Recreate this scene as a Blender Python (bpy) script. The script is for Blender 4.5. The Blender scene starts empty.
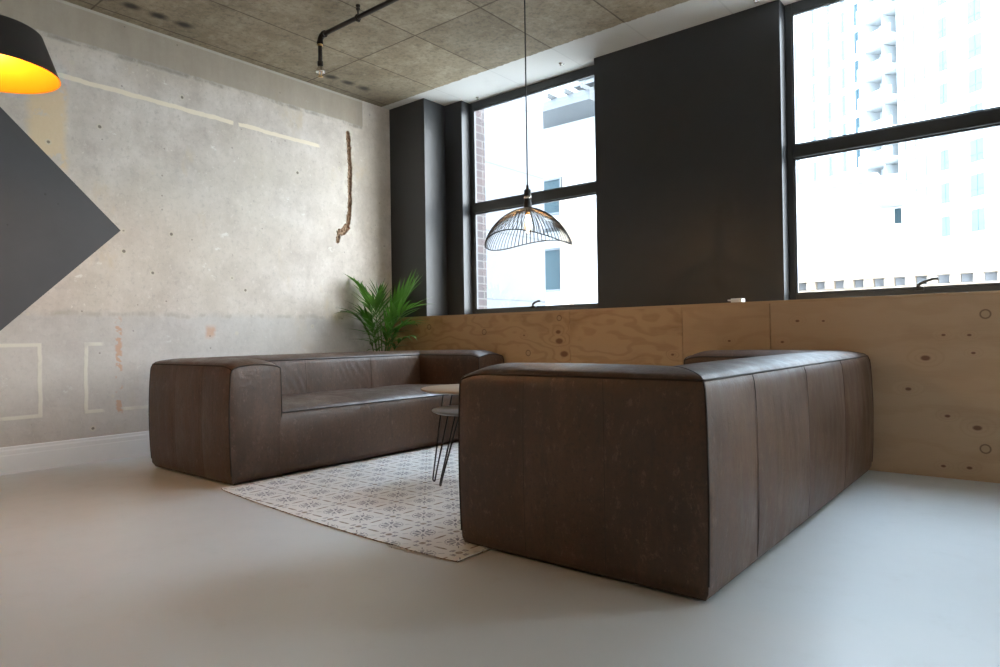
import bpy, bmesh, math, random
from mathutils import Vector, Matrix, noise
sc = bpy.context.scene
COL = sc.collection
rnd = random.Random(7)
PI = math.pi
sin, cos, radians = math.sin, math.cos, math.radians

# ------------------------------------------------------------------ camera, world, sun, exposure
cam_d = bpy.data.cameras.new('camera'); cam = bpy.data.objects.new('camera', cam_d); COL.objects.link(cam)
sc.camera = cam
cam_d.sensor_width = 36.0; cam_d.lens = 36.0 * 667.676 / 1000.0; cam_d.clip_start = 0.05; cam_d.clip_end = 600
yaw, pit, rol = radians(39.1859), radians(0.3368), radians(-0.8541)
F = Vector((-sin(yaw)*cos(pit), cos(yaw)*cos(pit), sin(pit)))
R0 = Vector((cos(yaw), sin(yaw), 0)); U0 = R0.cross(F)
Rv = R0*cos(rol) + U0*sin(rol); Uv = -R0*sin(rol) + U0*cos(rol)
M = Matrix((Rv, Uv, -F)).transposed().to_4x4(); M.translation = Vector((5.2715, -4.5839, 0.845))
cam.matrix_world = M

w = bpy.data.worlds.new('overcast_sky'); sc.world = w; w.use_nodes = True
bg = w.node_tree.nodes['Background']; bg.inputs[1].default_value = 9.0
# overcast sky, cooler in front of the window wall (north), warmer towards the right-hand side
_wt = w.node_tree; _tc = _wt.nodes.new('ShaderNodeTexCoord'); _sx = _wt.nodes.new('ShaderNodeSeparateXYZ'); _wt.links.new(_tc.outputs['Generated'], _sx.inputs[0])
_mr = _wt.nodes.new('ShaderNodeMapRange'); _mr.inputs[1].default_value = .15; _mr.inputs[2].default_value = .9; _wt.links.new(_sx.outputs[0], _mr.inputs[0])
_mx = _wt.nodes.new('ShaderNodeMix'); _mx.data_type = 'RGBA'; _wt.links.new(_mr.outputs[0], _mx.inputs[0])
_mx.inputs[6].default_value = (0.88, 1.06, 1.27, 1); _mx.inputs[7].default_value = (1.02, 1.0, 0.98, 1); _wt.links.new(_mx.outputs[2], bg.inputs[0])
sd = bpy.data.lights.new('sun', 'SUN'); so = bpy.data.objects.new('sun', sd); COL.objects.link(so)
sd.energy = 2.5; sd.angle = radians(2.0); sd.color = (1.0, 0.94, 0.85)
so.rotation_euler = Vector((0.35, 0.62, -0.70)).to_track_quat('-Z', 'Y').to_euler()

vs = sc.view_settings
vs.view_transform = 'Standard'; vs.look = 'None'; vs.gamma = 1; vs.exposure = 1.2
vs.use_curve_mapping = False
cy = sc.cycles
cy.use_denoising = True; cy.max_bounces = 10; cy.diffuse_bounces = 6; cy.glossy_bounces = 4
cy.transparent_max_bounces = 16; cy.sample_clamp_indirect = 12.0
cy.caustics_reflective = False; cy.caustics_refractive = False

# ------------------------------------------------------------------ helpers
def tag(o, label=None, cat=None, group=None, kind=None):
    if label: o['label'] = label
    if cat: o['category'] = cat
    if group: o['group'] = group
    if kind: o['kind'] = kind
    return o
def empty(name, loc=(0, 0, 0), rz=0.0):
    o = bpy.data.objects.new(name, None); COL.objects.link(o)
    o.location = loc; o.rotation_euler = (0, 0, rz); o.empty_display_size = .1
    return o
def obj(name, bm, mat, parent=None, smooth=False, loc=None):
    bmesh.ops.recalc_face_normals(bm, faces=bm.faces)
    me = bpy.data.meshes.new(name); bm.to_mesh(me); bm.free()
    mats = mat if isinstance(mat, (list, tuple)) else [mat]
    for m in mats: me.materials.append(m)
    if smooth:
        for p in me.polygons: p.use_smooth = True
    o = bpy.data.objects.new(name, me); COL.objects.link(o)
    if parent: o.parent = parent
    if loc: o.location = loc
    return o
def struct(name, bm, mat, parent=None, smooth=False):
    o = obj(name, bm, mat, parent, smooth)
    if not parent: o['kind'] = 'structure'
    return o
def copy_tree(o, parent=None):
    c = o.copy(); COL.objects.link(c); c.parent = parent
    for ch in list(o.children): copy_tree(ch, c)
    return c
def box(bm, x0, x1, y0, y1, z0, z1, bev=0.0, mi=0):
    vs_ = [bm.verts.new((x, y, z)) for x in (x0, x1) for y in (y0, y1) for z in (z0, z1)]
    idx = [(0, 1, 3, 2), (4, 6, 7, 5), (0, 4, 5, 1), (2, 3, 7, 6), (0, 2, 6, 4), (1, 5, 7, 3)]
    fs = [bm.faces.new([vs_[i] for i in f]) for f in idx]
    for f in fs: f.material_index = mi
    if bev:
        es = list({e for f in fs for e in f.edges})
        bmesh.ops.bevel(bm, geom=es, offset=bev, segments=2, profile=.5, affect='EDGES')
def boxo(name, x0, x1, y0, y1, z0, z1, mat, parent=None, bev=0.0):
    bm = bmesh.new(); box(bm, x0, x1, y0, y1, z0, z1, bev); return obj(name, bm, mat, parent)
def tube(bm, pts, r, n=8, closed=False, mi=0, cap=True):
    pts = [Vector(p) for p in pts]; N = len(pts); rings = []
    up = None
    for i, p in enumerate(pts):
        if closed: t = pts[(i+1) % N] - pts[i-1]
        else: t = pts[min(i+1, N-1)] - pts[max(i-1, 0)]
        t.normalize()
        if up is None:
            a = Vector((0, 0, 1)) if abs(t.z) < .9 else Vector((1, 0, 0))
            up = (a - t*a.dot(t)).normalized()
        else:
            up = up - t*up.dot(t)
            up = up.normalized() if up.length > 1e-6 else t.orthogonal().normalized()
        b = t.cross(up)
        rr = r(i/(N-1)) if callable(r) else r
        rings.append([bm.verts.new(p + up*(rr*cos(2*PI*k/n)) + b*(rr*sin(2*PI*k/n))) for k in range(n)])
    for i in range(N if closed else N-1):
        A, B = rings[i], rings[(i+1) % N]
        for k in range(n):
            f = bm.faces.new((A[k], A[(k+1) % n], B[(k+1) % n], B[k])); f.material_index = mi; f.smooth = True
    if cap and not closed:
        bm.faces.new(rings[0][::-1]); bm.faces.new(rings[-1])
def lathe(bm, prof, n=40, c=(0, 0, 0), closed=False, mi=0):
    rings = []
    for r, z in prof:
        if r < 1e-5: rings.append([bm.verts.new((c[0], c[1], c[2]+z))])
        else: rings.append([bm.verts.new((c[0]+r*cos(2*PI*k/n), c[1]+r*sin(2*PI*k/n), c[2]+z)) for k in range(n)])
    L = len(rings)
    for i in range(L if closed else L-1):
        A, B = rings[i], rings[(i+1) % L]
        for k in range(n):
            k2 = (k+1) % n
            if len(A) == 1 and len(B) == 1: continue
            if len(A) == 1: f = bm.faces.new((A[0], B[k2], B[k]))
            elif len(B) == 1: f = bm.faces.new((A[k], A[k2], B[0]))
            else: f = bm.faces.new((A[k], A[k2], B[k2], B[k]))
            f.material_index = mi; f.smooth = True

# ------------------------------------------------------------------ node helpers
class NT:
    def __init__(s, name):
        s.m = bpy.data.materials.new(name); s.m.use_nodes = True
        s.t = s.m.node_tree; s.b = s.t.nodes['Principled BSDF']; s.out = s.t.nodes['Material Output']
    def n(s, ty, **kw):
        nd = s.t.nodes.new(ty)
        for k, v in kw.items(): setattr(nd, k, v)
        return nd
    def L(s, a, b): s.t.links.new(a, b)
    def set(s, sock, v):
        if isinstance(v, bpy.types.NodeSocket): s.L(v, sock)
        elif isinstance(v, (tuple, list)) and len(v) == 3 and sock.type == 'RGBA': sock.default_value = (*v, 1)
        else: sock.default_value = v
    def math(s, op, a, b=0.0, c=None, clamp=False):
        nd = s.n('ShaderNodeMath', operation=op); nd.use_clamp = clamp
        s.set(nd.inputs[0], a); s.set(nd.inputs[1], b)
        if c is not None: s.set(nd.inputs[2], c)
        return nd.outputs[0]
    def mix(s, f, a, b, bt='MIX'):
        nd = s.n('ShaderNodeMix', data_type='RGBA', blend_type=bt)
        s.set(nd.inputs[0], f); s.set(nd.inputs[6], a); s.set(nd.inputs[7], b)
        return nd.outputs[2]
    def co(s, kind='Object'):
        return s.n('ShaderNodeTexCoord').outputs[kind]
    def sep(s, v):
        nd = s.n('ShaderNodeSeparateXYZ'); s.L(v, nd.inputs[0]); return nd.outputs
    def comb(s, x, y, z=0.0):
        nd = s.n('ShaderNodeCombineXYZ')
        for i, v in enumerate((x, y, z)): s.set(nd.inputs[i], v)
        return nd.outputs[0]
    def map(s, v, sc_=(1, 1, 1), loc=(0, 0, 0)):
        nd = s.n('ShaderNodeMapping'); s.L(v, nd.inputs[0]); nd.inputs['Scale'].default_value = sc_; nd.inputs['Location'].default_value = loc
        return nd.outputs[0]
    def noise(s, v, scale, detail=4, rough=.55, out=0, dist=0.0):
        nd = s.n('ShaderNodeTexNoise'); s.L(v, nd.inputs['Vector']); nd.inputs['Scale'].default_value = scale
        nd.inputs['Detail'].default_value = detail; nd.inputs['Roughness'].default_value = rough; nd.inputs['Distortion'].default_value = dist
        return nd.outputs[out]
    def vor(s, v, scale, feature='F1', out=0, rnd_=1.0):
        nd = s.n('ShaderNodeTexVoronoi', feature=feature); s.L(v, nd.inputs['Vector']); nd.inputs['Scale'].default_value = scale
        nd.inputs['Randomness'].default_value = rnd_
        return nd.outputs[out]
    def rng(s, v, a, b, c=0.0, d=1.0, smooth=True):
        nd = s.n('ShaderNodeMapRange', interpolation_type='SMOOTHSTEP' if smooth else 'LINEAR'); s.set(nd.inputs[0], v)
        for i, x in enumerate((a, b, c, d)): nd.inputs[i+1].default_value = x
        return nd.outputs[0]
    def ramp(s, v, stops):
        nd = s.n('ShaderNodeValToRGB'); s.L(v, nd.inputs[0]); cr = nd.color_ramp
        while len(cr.elements) < len(stops): cr.elements.new(.5)
        for e, (p, c) in zip(cr.elements, stops): e.position = p; e.color = (*c, 1)
        return nd.outputs[0]
    def bump(s, h, strength=.3, dist=.01, normal=None):
        nd = s.n('ShaderNodeBump'); s.L(h, nd.inputs['Height']); nd.inputs['Strength'].default_value = strength; nd.inputs['Distance'].default_value = dist
        if normal: s.L(normal, nd.inputs['Normal'])
        return nd.outputs[0]
    def band(s, v, a, b, soft=.01):
        """1 where a < v < b"""
        return s.math('MULTIPLY', s.rng(v, a-soft, a+soft), s.rng(v, b-soft, b+soft, 1.0, 0.0))
    def mul(s, *a):
        r = a[0]
        for x in a[1:]: r = s.math('MULTIPLY', r, x)
        return r
    def mx(s, *a):
        r = a[0]
        for x in a[1:]: r = s.math('MAXIMUM', r, x)
        return r
    def fin(s, base=None, rough=None, normal=None, metal=None, spec=None):
        if base is not None: s.set(s.b.inputs['Base Color'], base)
        if rough is not None: s.set(s.b.inputs['Roughness'], rough)
        if normal is not None: s.L(normal, s.b.inputs['Normal'])
        if metal is not None: s.set(s.b.inputs['Metallic'], metal)
        if spec is not None: s.set(s.b.inputs['Specular IOR Level'], spec)
        return s.m
def simple(name, col, rough=.5, metal=0.0, var=.12, scale=30.0, bump=.05, spec=.5):
    t = NT(name); c = t.co()
    nz = t.noise(c, scale, 5)
    dark = tuple(x*(1-var) for x in col); lite = tuple(min(1, x*(1+var)) for x in col)
    return t.fin(t.mix(nz, dark, lite), rough, t.bump(nz, bump, .002), metal, spec)

# ------------------------------------------------------------------ materials: the room
def m_wall():
    t = NT('old_plaster_concrete'); c = t.co(); x, y, z = t.sep(c)
    big = t.noise(c, .9, 5, .6); mid = t.noise(t.map(c, loc=(5, 3, 1)), 3.2, 8, .68); fine = t.noise(c, 28, 6, .7)
    wob = t.noise(t.map(c, loc=(2, 9, 4)), 5.5, 6, .65)
    dw = t.math('MULTIPLY', t.math('SUBTRACT', wob, .5), .10)
    yw = t.math('ADD', y, dw); zw = t.math('ADD', z, dw)
    base = t.ramp(mid, [(.28, (.42, .365, .315)), (.5, (.57, .51, .455)), (.72, (.70, .645, .59))])
    base = t.mix(t.rng(big, .35, .65), base, t.mix(.55, base, (.56, .50, .41)))
    base = t.mix(t.mul(.55, t.rng(fine, .5, .72)), base, (.40, .365, .315))
    sc3 = t.noise(t.map(c, (1, 1.0, .8), (1, 6, 2)), 14, 8, .8)
    base = t.mix(t.mul(.45, t.rng(sc3, .54, .66)), base, (.72, .67, .61)); base = t.mix(t.mul(.40, t.rng(sc3, .45, .36)), base, (.38, .33, .285))
    # pale trowel patches and scrapes
    sp = t.noise(t.map(c, (1, 1.0, 1.7), (3, 1, 7)), 6.5, 7, .75)
    base = t.mix(t.mul(.65, t.rng(sp, .62, .69)), base, (.76, .75, .70))
    ys = t.noise(t.map(c, (1, 1, .5), (8, 2, 3)), 2.3, 6, .7)
    base = t.mix(t.mul(.6, t.rng(ys, .57, .70)), base, (.56, .46, .31))
    fk = t.noise(t.map(c, (1, 1.3, 1), (6, 2, 2)), 22, 4, .6)
    base = t.mix(t.mul(.6, t.rng(fk, .66, .72)), base, (.76, .72, .64))
    base = t.mix(t.mul(.5, t.rng(fk, .34, .27)), base, (.33, .28, .23))
    # lower zone greyer and colder below the old chair rail line
    low = t.rng(zw, 1.02, 1.10, 1.0, 0.0)
    base = t.mix(t.mul(.45, low), base, t.mix(mid, (.33, .335, .345), (.50, .505, .51)))
    # horizontal scraped lines near z=1.07
    ln = t.mul(t.band(zw, 1.045, 1.075, .012), t.rng(t.noise(t.map(c, (1, 3, .3)), 4, 4), .42, .6))
    base = t.mix(t.mul(.6, ln), base, (.38, .34, .28))
    # darker band of bare concrete under the slab
    edge = t.math('ADD', z, t.math('MULTIPLY', t.math('SUBTRACT', wob, .5), .035))
    band = t.mul(t.rng(edge, 2.975, 2.995), t.rng(y, -.255, -.245, 1.0, 0.0))
    bc = t.mix(t.noise(t.map(c, (1, 3, .6)), 3, 6, .6), (.25, .205, .150), (.42, .355, .27))
    base = t.mix(t.mul(.80, band), base, bc)
    sm = t.mul(t.band(edge, 2.955, 2.985, .012), t.rng(y, -.26, -.25, 1.0, 0.0), t.rng(t.noise(t.map(c, (1, 1, 1)), 3.5, 6, .7), .38, .60))
    base = t.mix(t.mul(.6, sm), base, (.17, .145, .12))
    topl = t.band(z, 3.222, 3.26, .004)
    base = t.mix(t.mul(.35, topl), base, (.62, .60, .54))
    # cream filler line running along the wall
    zc = t.math('ADD', 2.735, t.math('MULTIPLY', y, -.0)); 
    zq = t.math('ADD', z, t.math('MULTIPLY', dw, .4)); cen = t.math('SUBTRACT', t.math('SUBTRACT', zq, t.math('MULTIPLY', t.math('ADD', y, 2.9), -.019)), 2.712)
    cl = t.mul(t.rng(t.math('ABSOLUTE', cen), .013, .021, 1.0, 0.0), t.band(yw, -3.4, -.78, .02),
               t.math('SUBTRACT', 1.0, t.band(yw, -1.63, -1.58, .006)))
    base = t.mix(t.mul(.9, cl), base, (.80, .72, .57))
    # ochre patch where the paint has come away
    yp = t.mul(t.band(yw, -3.10, -2.88, .03), t.rng(t.math('ADD', z, t.math('MULTIPLY', dw, 3.0)), 2.0, 2.06), t.rng(z, 2.60, 2.7, 1.0, 0.0))
    yp = t.mul(yp, t.rng(t.math('ADD', wob, t.math('MULTIPLY', fine, .3)), .50, .58))
    base = t.mix(t.mul(.8, yp), base, (.68, .52, .31))
    # filled chase outlines low on the wall
    def frame(y0, y1, z0, z1, wd=.012):
        yq = t.math('ADD', y, t.math('MULTIPLY', dw, .25))
        o = t.mul(t.band(yq, y0-wd, y1+wd, .005), t.band(z, z0-wd, z1+wd, .005))
        i = t.mul(t.band(yq, y0+wd, y1-wd, .005), t.band(z, z0+wd, z1-wd, .005))
        return t.math('SUBTRACT', o, i, clamp=True)
    brk = t.rng(t.noise(t.map(c, loc=(4, 4, 4)), 4.0, 3), .40, .48)
    fr = t.mx(frame(-3.62, -3.05, .36, .84), t.mul(frame(-2.77, -1.30, .36, .84), t.math('SUBTRACT', 1.0, t.mul(t.rng(y, -2.68, -2.60), t.rng(z, .7, .75))), t.math('SUBTRACT', 1.0, t.band(y, -2.66, -2.53, .02))), frame(-4.6, -4.0, .36, .84))
    base = t.mix(t.mul(.75, fr, t.math('ADD', .45, t.mul(.55, brk))), base, (.68, .66, .56))
    # orange brick showing through
    br = t.mul(t.band(y, -2.575, -2.53, .01), t.band(z, .28, 1.03, .03), t.rng(t.noise(t.map(c, (1, 1, 1.6)), 12, 4), .50, .58))
    br = t.mx(br, t.mul(t.band(yw, -1.89, -1.82, .02), t.band(z, .88, .97, .03)))
    base = t.mix(t.mul(.75, br), base, (.52, .29, .17))
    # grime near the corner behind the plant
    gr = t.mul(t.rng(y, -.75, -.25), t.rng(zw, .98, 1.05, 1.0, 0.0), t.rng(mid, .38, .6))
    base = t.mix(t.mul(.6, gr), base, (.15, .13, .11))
    # fixing holes
    v1 = t.vor(t.map(c, (0, 1, 1)), 3.6, out=0); v1 = t.math('ADD', v1, t.math('MULTIPLY', fine, .03))
    hl = t.rng(v1, .050, .070, 1.0, 0.0)
    v2 = t.vor(t.map(c, (0, 1, 1), (0, 4.4, 2.3)), 7.0, out=0)
    hl2 = t.rng(v2, .035, .06, 1.0, 0.0)
    rim = t.rng(v1, .085, .11, 1.0, 0.0)
    base = t.mix(t.mul(.45, rim), base, (.60, .55, .42))
    holes = t.mx(hl, t.mul(hl2, .6))
    base = t.mix(t.mul(.8, holes), base, (.10, .08, .06))
    hal = t.mul(t.band(yw, -.50, -.35, .03), t.band(zw, 1.85, 2.92, .03), t.rng(t.noise(t.map(c, loc=(7, 7, 7)), 9, 5, .7), .42, .55))
    base = t.mix(t.mul(.55, hal), base, (.72, .68, .60))
    # exposed brick inside the cut channel
    deep = t.rng(t.math('MULTIPLY', x, -1.0), .0035, .009)
    base = t.mix(deep, base, t.mix(t.noise(c, 40, 4), (.20, .12, .07), (.42, .29, .19)))
    h = t.math('SUBTRACT', t.math('ADD', t.math('MULTIPLY', mid, .6), t.math('MULTIPLY', fine, .25)), t.math('MULTIPLY', holes, .6))
    h = t.math('ADD', h, t.mul(.25, t.mx(cl, fr)))
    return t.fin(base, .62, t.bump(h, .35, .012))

def m_ceiling():
    t = NT('board_cast_concrete_and_white_edge'); c = t.co(); x, y, z = t.sep(c)
    fine = t.noise(c, 30, 6, .7); mid = t.noise(c, 3.0, 8, .65); wob = t.noise(c, 9, 5, .6)
    px = t.math('DIVIDE', t.math('SUBTRACT', x, .085), .6825); py = t.math('DIVIDE', t.math('ADD', y, .905), 1.81)
    cell = t.comb(t.math('FLOOR', px), t.math('FLOOR', py), 0)
    wn = t.n('ShaderNodeTexWhiteNoise', noise_dimensions='2D'); t.L(cell, wn.inputs['Vector'])
    rv = wn.outputs[0]
    base = t.ramp(mid, [(.25, (.24, .190, .125)), (.5, (.35, .285, .195)), (.75, (.45, .38, .275))])
    base = t.mix(t.mul(.6, t.rng(fine, .45, .68)), base, (.17, .14, .10))
    ff = t.noise(t.map(c, (1, 1, 1), (9, 1, 1)), 11, 8, .8); base = t.mix(t.mul(.5, t.rng(ff, .52, .64)), base, (.50, .43, .32)); base = t.mix(t.mul(.45, t.rng(ff, .46, .38)), base, (.15, .12, .085))
    br = t.math('ADD', .86, t.math('MULTIPLY', rv, .24))
    base = t.mix(1.0, base, t.comb(br, br, br), 'MULTIPLY')
    sp = t.noise(t.map(c, (1.6, .9, 1), (3, 3, 3)), 5, 8, .8)
    base = t.mix(t.mul(.55, t.rng(sp, .60, .70)), base, (.50, .44, .34))
    fx = t.math('ABSOLUTE', t.math('SUBTRACT', t.math('FRACT', t.math('ADD', px, .5)), .5))
    fy = t.math('ABSOLUTE', t.math('SUBTRACT', t.math('FRACT', t.math('ADD', py, .5)), .5))
    jx = t.rng(t.math('ADD', t.math('MULTIPLY', fx, .6825), t.math('MULTIPLY', t.math('SUBTRACT', wob, .5), .006)), .003, .009, 1.0, 0.0)
    jy = t.rng(t.math('ADD', t.math('MULTIPLY', fy, 1.81), t.math('MULTIPLY', t.math('SUBTRACT', wob, .5), .006)), .003, .009, 1.0, 0.0)
    j = t.mx(jx, jy)
    base = t.mix(t.mul(.75, j), base, (.085, .055, .032))
    # soot blots in two rows beside the plaster wall
    def blots(y0, y1, ph):
        fr = t.math('SUBTRACT', t.math('FRACT', t.math('DIVIDE', t.math('SUBTRACT', y, ph), .187)), .5)
        d = t.math('SQRT', t.math('ADD', t.math('POWER', t.math('DIVIDE', t.math('SUBTRACT', x, .268), .75), 2.0), t.math('POWER', t.math('MULTIPLY', fr, .187), 2.0)))
        return t.mul(t.rng(t.math('ADD', d, t.mul(.03, wob)), .03, .115, 1.0, 0.0), t.band(y, y0, y1, .01))
    bl = t.mx(blots(-2.95, -2.08, -2.453), blots(-.92, -.36, -.92))
    base = t.mix(t.mul(.92, bl), base, (.02, .017, .014))
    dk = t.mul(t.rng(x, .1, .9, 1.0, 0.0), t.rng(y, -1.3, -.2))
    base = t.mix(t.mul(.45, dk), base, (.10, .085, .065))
    # strip painted white in front of the windows
    ye = t.math('ADD', y, t.math('MULTIPLY', t.math('SUBTRACT', t.noise(t.map(c, (6, 1, 1)), 3, 5, .7), .5), .05))
    wh = t.rng(ye, -.006, .006)
    white = t.mix(t.mul(.5, t.rng(mid, .55, .75)), (.72, .71, .68), (.58, .57, .55))
    white = t.mix(t.mul(.3, jx), white, (.45, .44, .42))
    base = t.mix(wh, base, white)
    h = t.math('SUBTRACT', t.math('ADD', t.mul(.5, mid), t.mul(.3, fine)), t.mul(.8, j, t.math('SUBTRACT', 1.0, t.mul(.7, wh))))
    return t.fin(base, .75, t.bump(h, .35, .012))

def m_floor():
    t = NT('pale_poured_resin'); c = t.co()
    a = t.noise(c, .8, 4, .5); b = t.noise(c, 6, 6, .65)
    base = t.mix(a, (.545, .57, .585), (.605, .63, .64))
    base = t.mix(t.mul(.18, t.rng(b, .55, .75)), base, (.44, .43, .40))
    v = t.vor(c, 2.3, out=0)
    base = t.mix(t.mul(.6, t.rng(v, .010, .02, 1.0, 0.0)), base, (.16, .11, .08))
    return t.fin(base, t.rng(b, .3, .8, .30, .42), t.bump(t.math('ADD', a, t.mul(.1, b)), .10, .01), spec=.5)

def m_ply(name, knots, rings=(), tone=0.0, strong=1.0, seed=0):
    """plywood face, local coords: x along, z up"""
    t = NT(name); c = t.co(); x, y, z = t.sep(c)
    P = t.comb(x, 0.0, z)
    D = None
    for (kx, kz, r) in knots:
        d = t.n('ShaderNodeVectorMath', operation='DISTANCE'); t.L(t.comb(t.math('MULTIPLY', x, .62), 0.0, z), d.inputs[0]); d.inputs[1].default_value = (kx*.62, 0, kz)
        q = t.math('DIVIDE', d.outputs[1], r*.62)
        D = q if D is None else t.math('SMOOTH_MIN', D, q, .6)
    warp = t.noise(t.map(P, (1.1, 1, 2.6), (seed, 0, seed*.7)), 1.7, 2, .5)
    g = t.math('ADD', t.math('MULTIPLY', z, 5.0), t.math('MULTIPLY', warp, 7.5*strong))
    if D is not None: g = t.math('ADD', g, t.math('MULTIPLY', t.rng(D, 0, 7, 1.0, 0.0), 2.6))
    ringv = t.math('SINE', t.math('MULTIPLY', g, 6.2))
    line = t.rng(ringv, .1, .98)
    fib = t.noise(t.map(P, (3, 1, 90), (seed, 0, 0)), 2.2, 5, .65)
    blot = t.noise(t.map(P, (.8, 1, 2.2), (seed*2, 0, 3)), 2.0, 5, .6)
    A = (.50+tone*.6, .325+tone*.65, .170+tone*.85); B = (.31+tone*.7, .165+tone*.65, .068+tone*.5)
    base = t.mix(t.mul(.42*strong, line), A, B)
    base = t.mix(t.mul(.6*strong, t.rng(blot, .48, .7)), base, tuple(v*.85 for v in B))
    base = t.mix(t.mul(.35, t.rng(fib, .45, .7)), base, tuple(v*1.08 for v in A))
    if D is not None:
        base = t.mix(t.rng(D, .8, 1.6, .85, 0.0), base, (.15, .055, .025))
    RD = None
    for (kx, kz, r) in rings:
        d = t.n('ShaderNodeVectorMath', operation='DISTANCE'); t.L(P, d.inputs[0]); d.inputs[1].default_value = (kx, 0, kz)
        q = t.math('DIVIDE', d.outputs[1], r); RD = q if RD is None else t.math('MINIMUM', RD, q)
    if RD is not None:
        base = t.mix(t.mul(.75, t.band(RD, .8, 1.15, .12)), base, (.13, .075, .04))
        base = t.mix(t.rng(RD, .6, .85, .5, 0.0), base, (.42, .31, .19))
    return t.fin(base, .52, t.bump(fib, .08, .003), spec=.35)

M_WALL = m_wall(); M_CEIL = m_ceiling(); M_FLOOR = m_floor()
M_DARK = simple('charcoal_wall_paint', (.033, .035, .0385), .42, var=.10, scale=9, bump=.12)
M_DIAMOND = None
M_FRAME = simple('dark_window_metal', (.035, .037, .040), .35, 0.0, var=.1, scale=20)
M_WHITE = simple('white_gloss_paint', (.72, .73, .74), .35, var=.04, scale=12, bump=.06)
M_PALE = simple('pale_plaster_unseen_side', (.70, .62, .52), .8, var=.08, scale=3)
M_BLACK = simple('black_powder_coat', (.012, .012, .012), .42, 0.0, var=.2)
M_STEEL = simple('bright_chrome', (.75, .74, .72), .18, 1.0, var=.06)
M_BRASSY = simple('tarnished_brass', (.60, .38, .16), .35, 1.0, var=.2)

def thin_ior(t):
    # same reflectance entering and leaving the thin pane, no total internal reflection
    g = t.n('ShaderNodeNewGeometry'); return t.math('ADD', 1.45, t.math('MULTIPLY', g.outputs['Backfacing'], 1/1.45-1.45))
def m_glass():
    t = NT('window_glass')
    tr = t.n('ShaderNodeBsdfTransparent'); tr.inputs[0].default_value = (.93, .96, .97, 1)
    gl = t.n('ShaderNodeBsdfGlossy'); gl.inputs['Roughness'].default_value = .02
    fr = t.n('ShaderNodeFresnel'); t.L(thin_ior(t), fr.inputs[0])
    mx = t.n('ShaderNodeMixShader'); t.L(fr.outputs[0], mx.inputs[0]); t.L(tr.outputs[0], mx.inputs[1]); t.L(gl.outputs[0], mx.inputs[2])
    t.L(mx.outputs[0], t.out.inputs[0])
    return t.m
M_GLASS = m_glass()

# ------------------------------------------------------------------ the room shell
ZC = 3.2427; ZP = 1.0622
XR, YB = 12.3, -9.0
def quadgrid(bm, xs, ys, fn):
    V = [[bm.verts.new(fn(a, b)) for b in ys] for a in xs]
    for i in range(len(xs)-1):
        for j in range(len(ys)-1): bm.faces.new((V[i][j], V[i+1][j], V[i+1][j+1], V[i][j+1]))
bm = bmesh.new(); box(bm, -.3, XR+.3, YB-.3, 0.572, -.30, 0); struct('floor', bm, M_FLOOR)
bm = bmesh.new(); box(bm, -.3, XR+.3, YB-.3, 0.572, ZC, ZC+.35); struct('ceiling', bm, M_CEIL)

# left wall: the inner face carries a real cut channel
chase = [(-.434, 2.875), (-.425, 2.72), (-.417, 2.56), (-.424, 2.38), (-.418, 2.218), (-.43, 2.06), (-.448, 1.965), (-.505, 1.90), (-.555, 1.878), (-.572, 1.80)]
def chase_depth(y, z):
    best = 9; tt = 0
    for i in range(len(chase)-1):
        a = Vector(chase[i]); b = Vector(chase[i+1]); p = Vector((y, z)); ab = b-a
        u = max(0, min(1, (p-a).dot(ab)/ab.length_squared)); d = (p-(a+ab*u)).length
        if d < best: best = d; tt = i+u
    wdt = .018 + .016*max(0, noise.noise((y*14, z*14, 1))) + .006*noise.noise((y*40, z*40, 5)) + (.012 if 6 < tt < 8 else 0)
    if best > wdt + .006: return 0.0
    return -.03*min(1, max(0, (wdt+.006-best)/.010)) * (.75+.5*noise.noise((y*50, z*50, 2)))
bm = bmesh.new()
Y0, Y1, Z0, Z1 = -.66, -.34, 1.74, 2.94
ny, nz = 64, 240
quadgrid(bm, [Y0+(Y1-Y0)*i/ny for i in range(ny+1)], [Z0+(Z1-Z0)*j/nz for j in range(nz+1)], lambda a, b: (chase_depth(a, b), a, b))
for (a, b, c_, d) in ((YB, Y0, 0, ZC), (Y1, .60, 0, ZC), (Y0, Y1, 0, Z0), (Y0, Y1, Z1, ZC)):
    bm.faces.new([bm.verts.new(p) for p in ((0, a, c_), (0, b, c_), (0, b, d), (0, a, d))])
box(bm, -.30, -.06, YB-.3, 0.572, -.02, ZC)
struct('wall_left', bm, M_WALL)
# rear and right walls (behind the camera), right wall has its own windows
bm = bmesh.new(); box(bm, 0, XR, YB-.3, YB, 0, ZC); struct('wall_rear', bm, M_PALE)

# window wall: piers between the windows, plus column in the corner
PIT = 3.088; WW = 1.549
XW = [.7453 + PIT*k for k in range(4)]          # left edges of the windows
bm = bmesh.new()
YP, YW = .4071, .5315
xs = -.0
box(bm, -.06, XW[0], YP, 0.572, 0, ZC)
for k in range(3): box(bm, XW[k]+WW, XW[k+1], YP, 0.572, 0, ZC)
box(bm, XW[3]+WW, XR, YP, 0.572, 0, ZC)
for k in range(4): box(bm, XW[k], XW[k]+WW, YP, 0.572, 0, ZP-.02)
struct('wall_back', bm, M_DARK)
bm = bmesh.new(); box(bm, 0, .5634-.05, .1054, YP, ZP, ZC, .003)
o = struct('trim_1', bm, M_DARK)

# right wall with two windows
bm = bmesh.new()
RW = [(-2.4, -.7)]; RS = 1.0
yy = YB
for a, b in sorted(RW):
    box(bm, XR, XR+.3, yy, a, 0, ZC); box(bm, XR, XR+.3, a, b, 0, RS); yy = b
box(bm, XR, XR+.3, yy, 0.572, 0, ZC)
struct('wall_right', bm, M_PALE)

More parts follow.
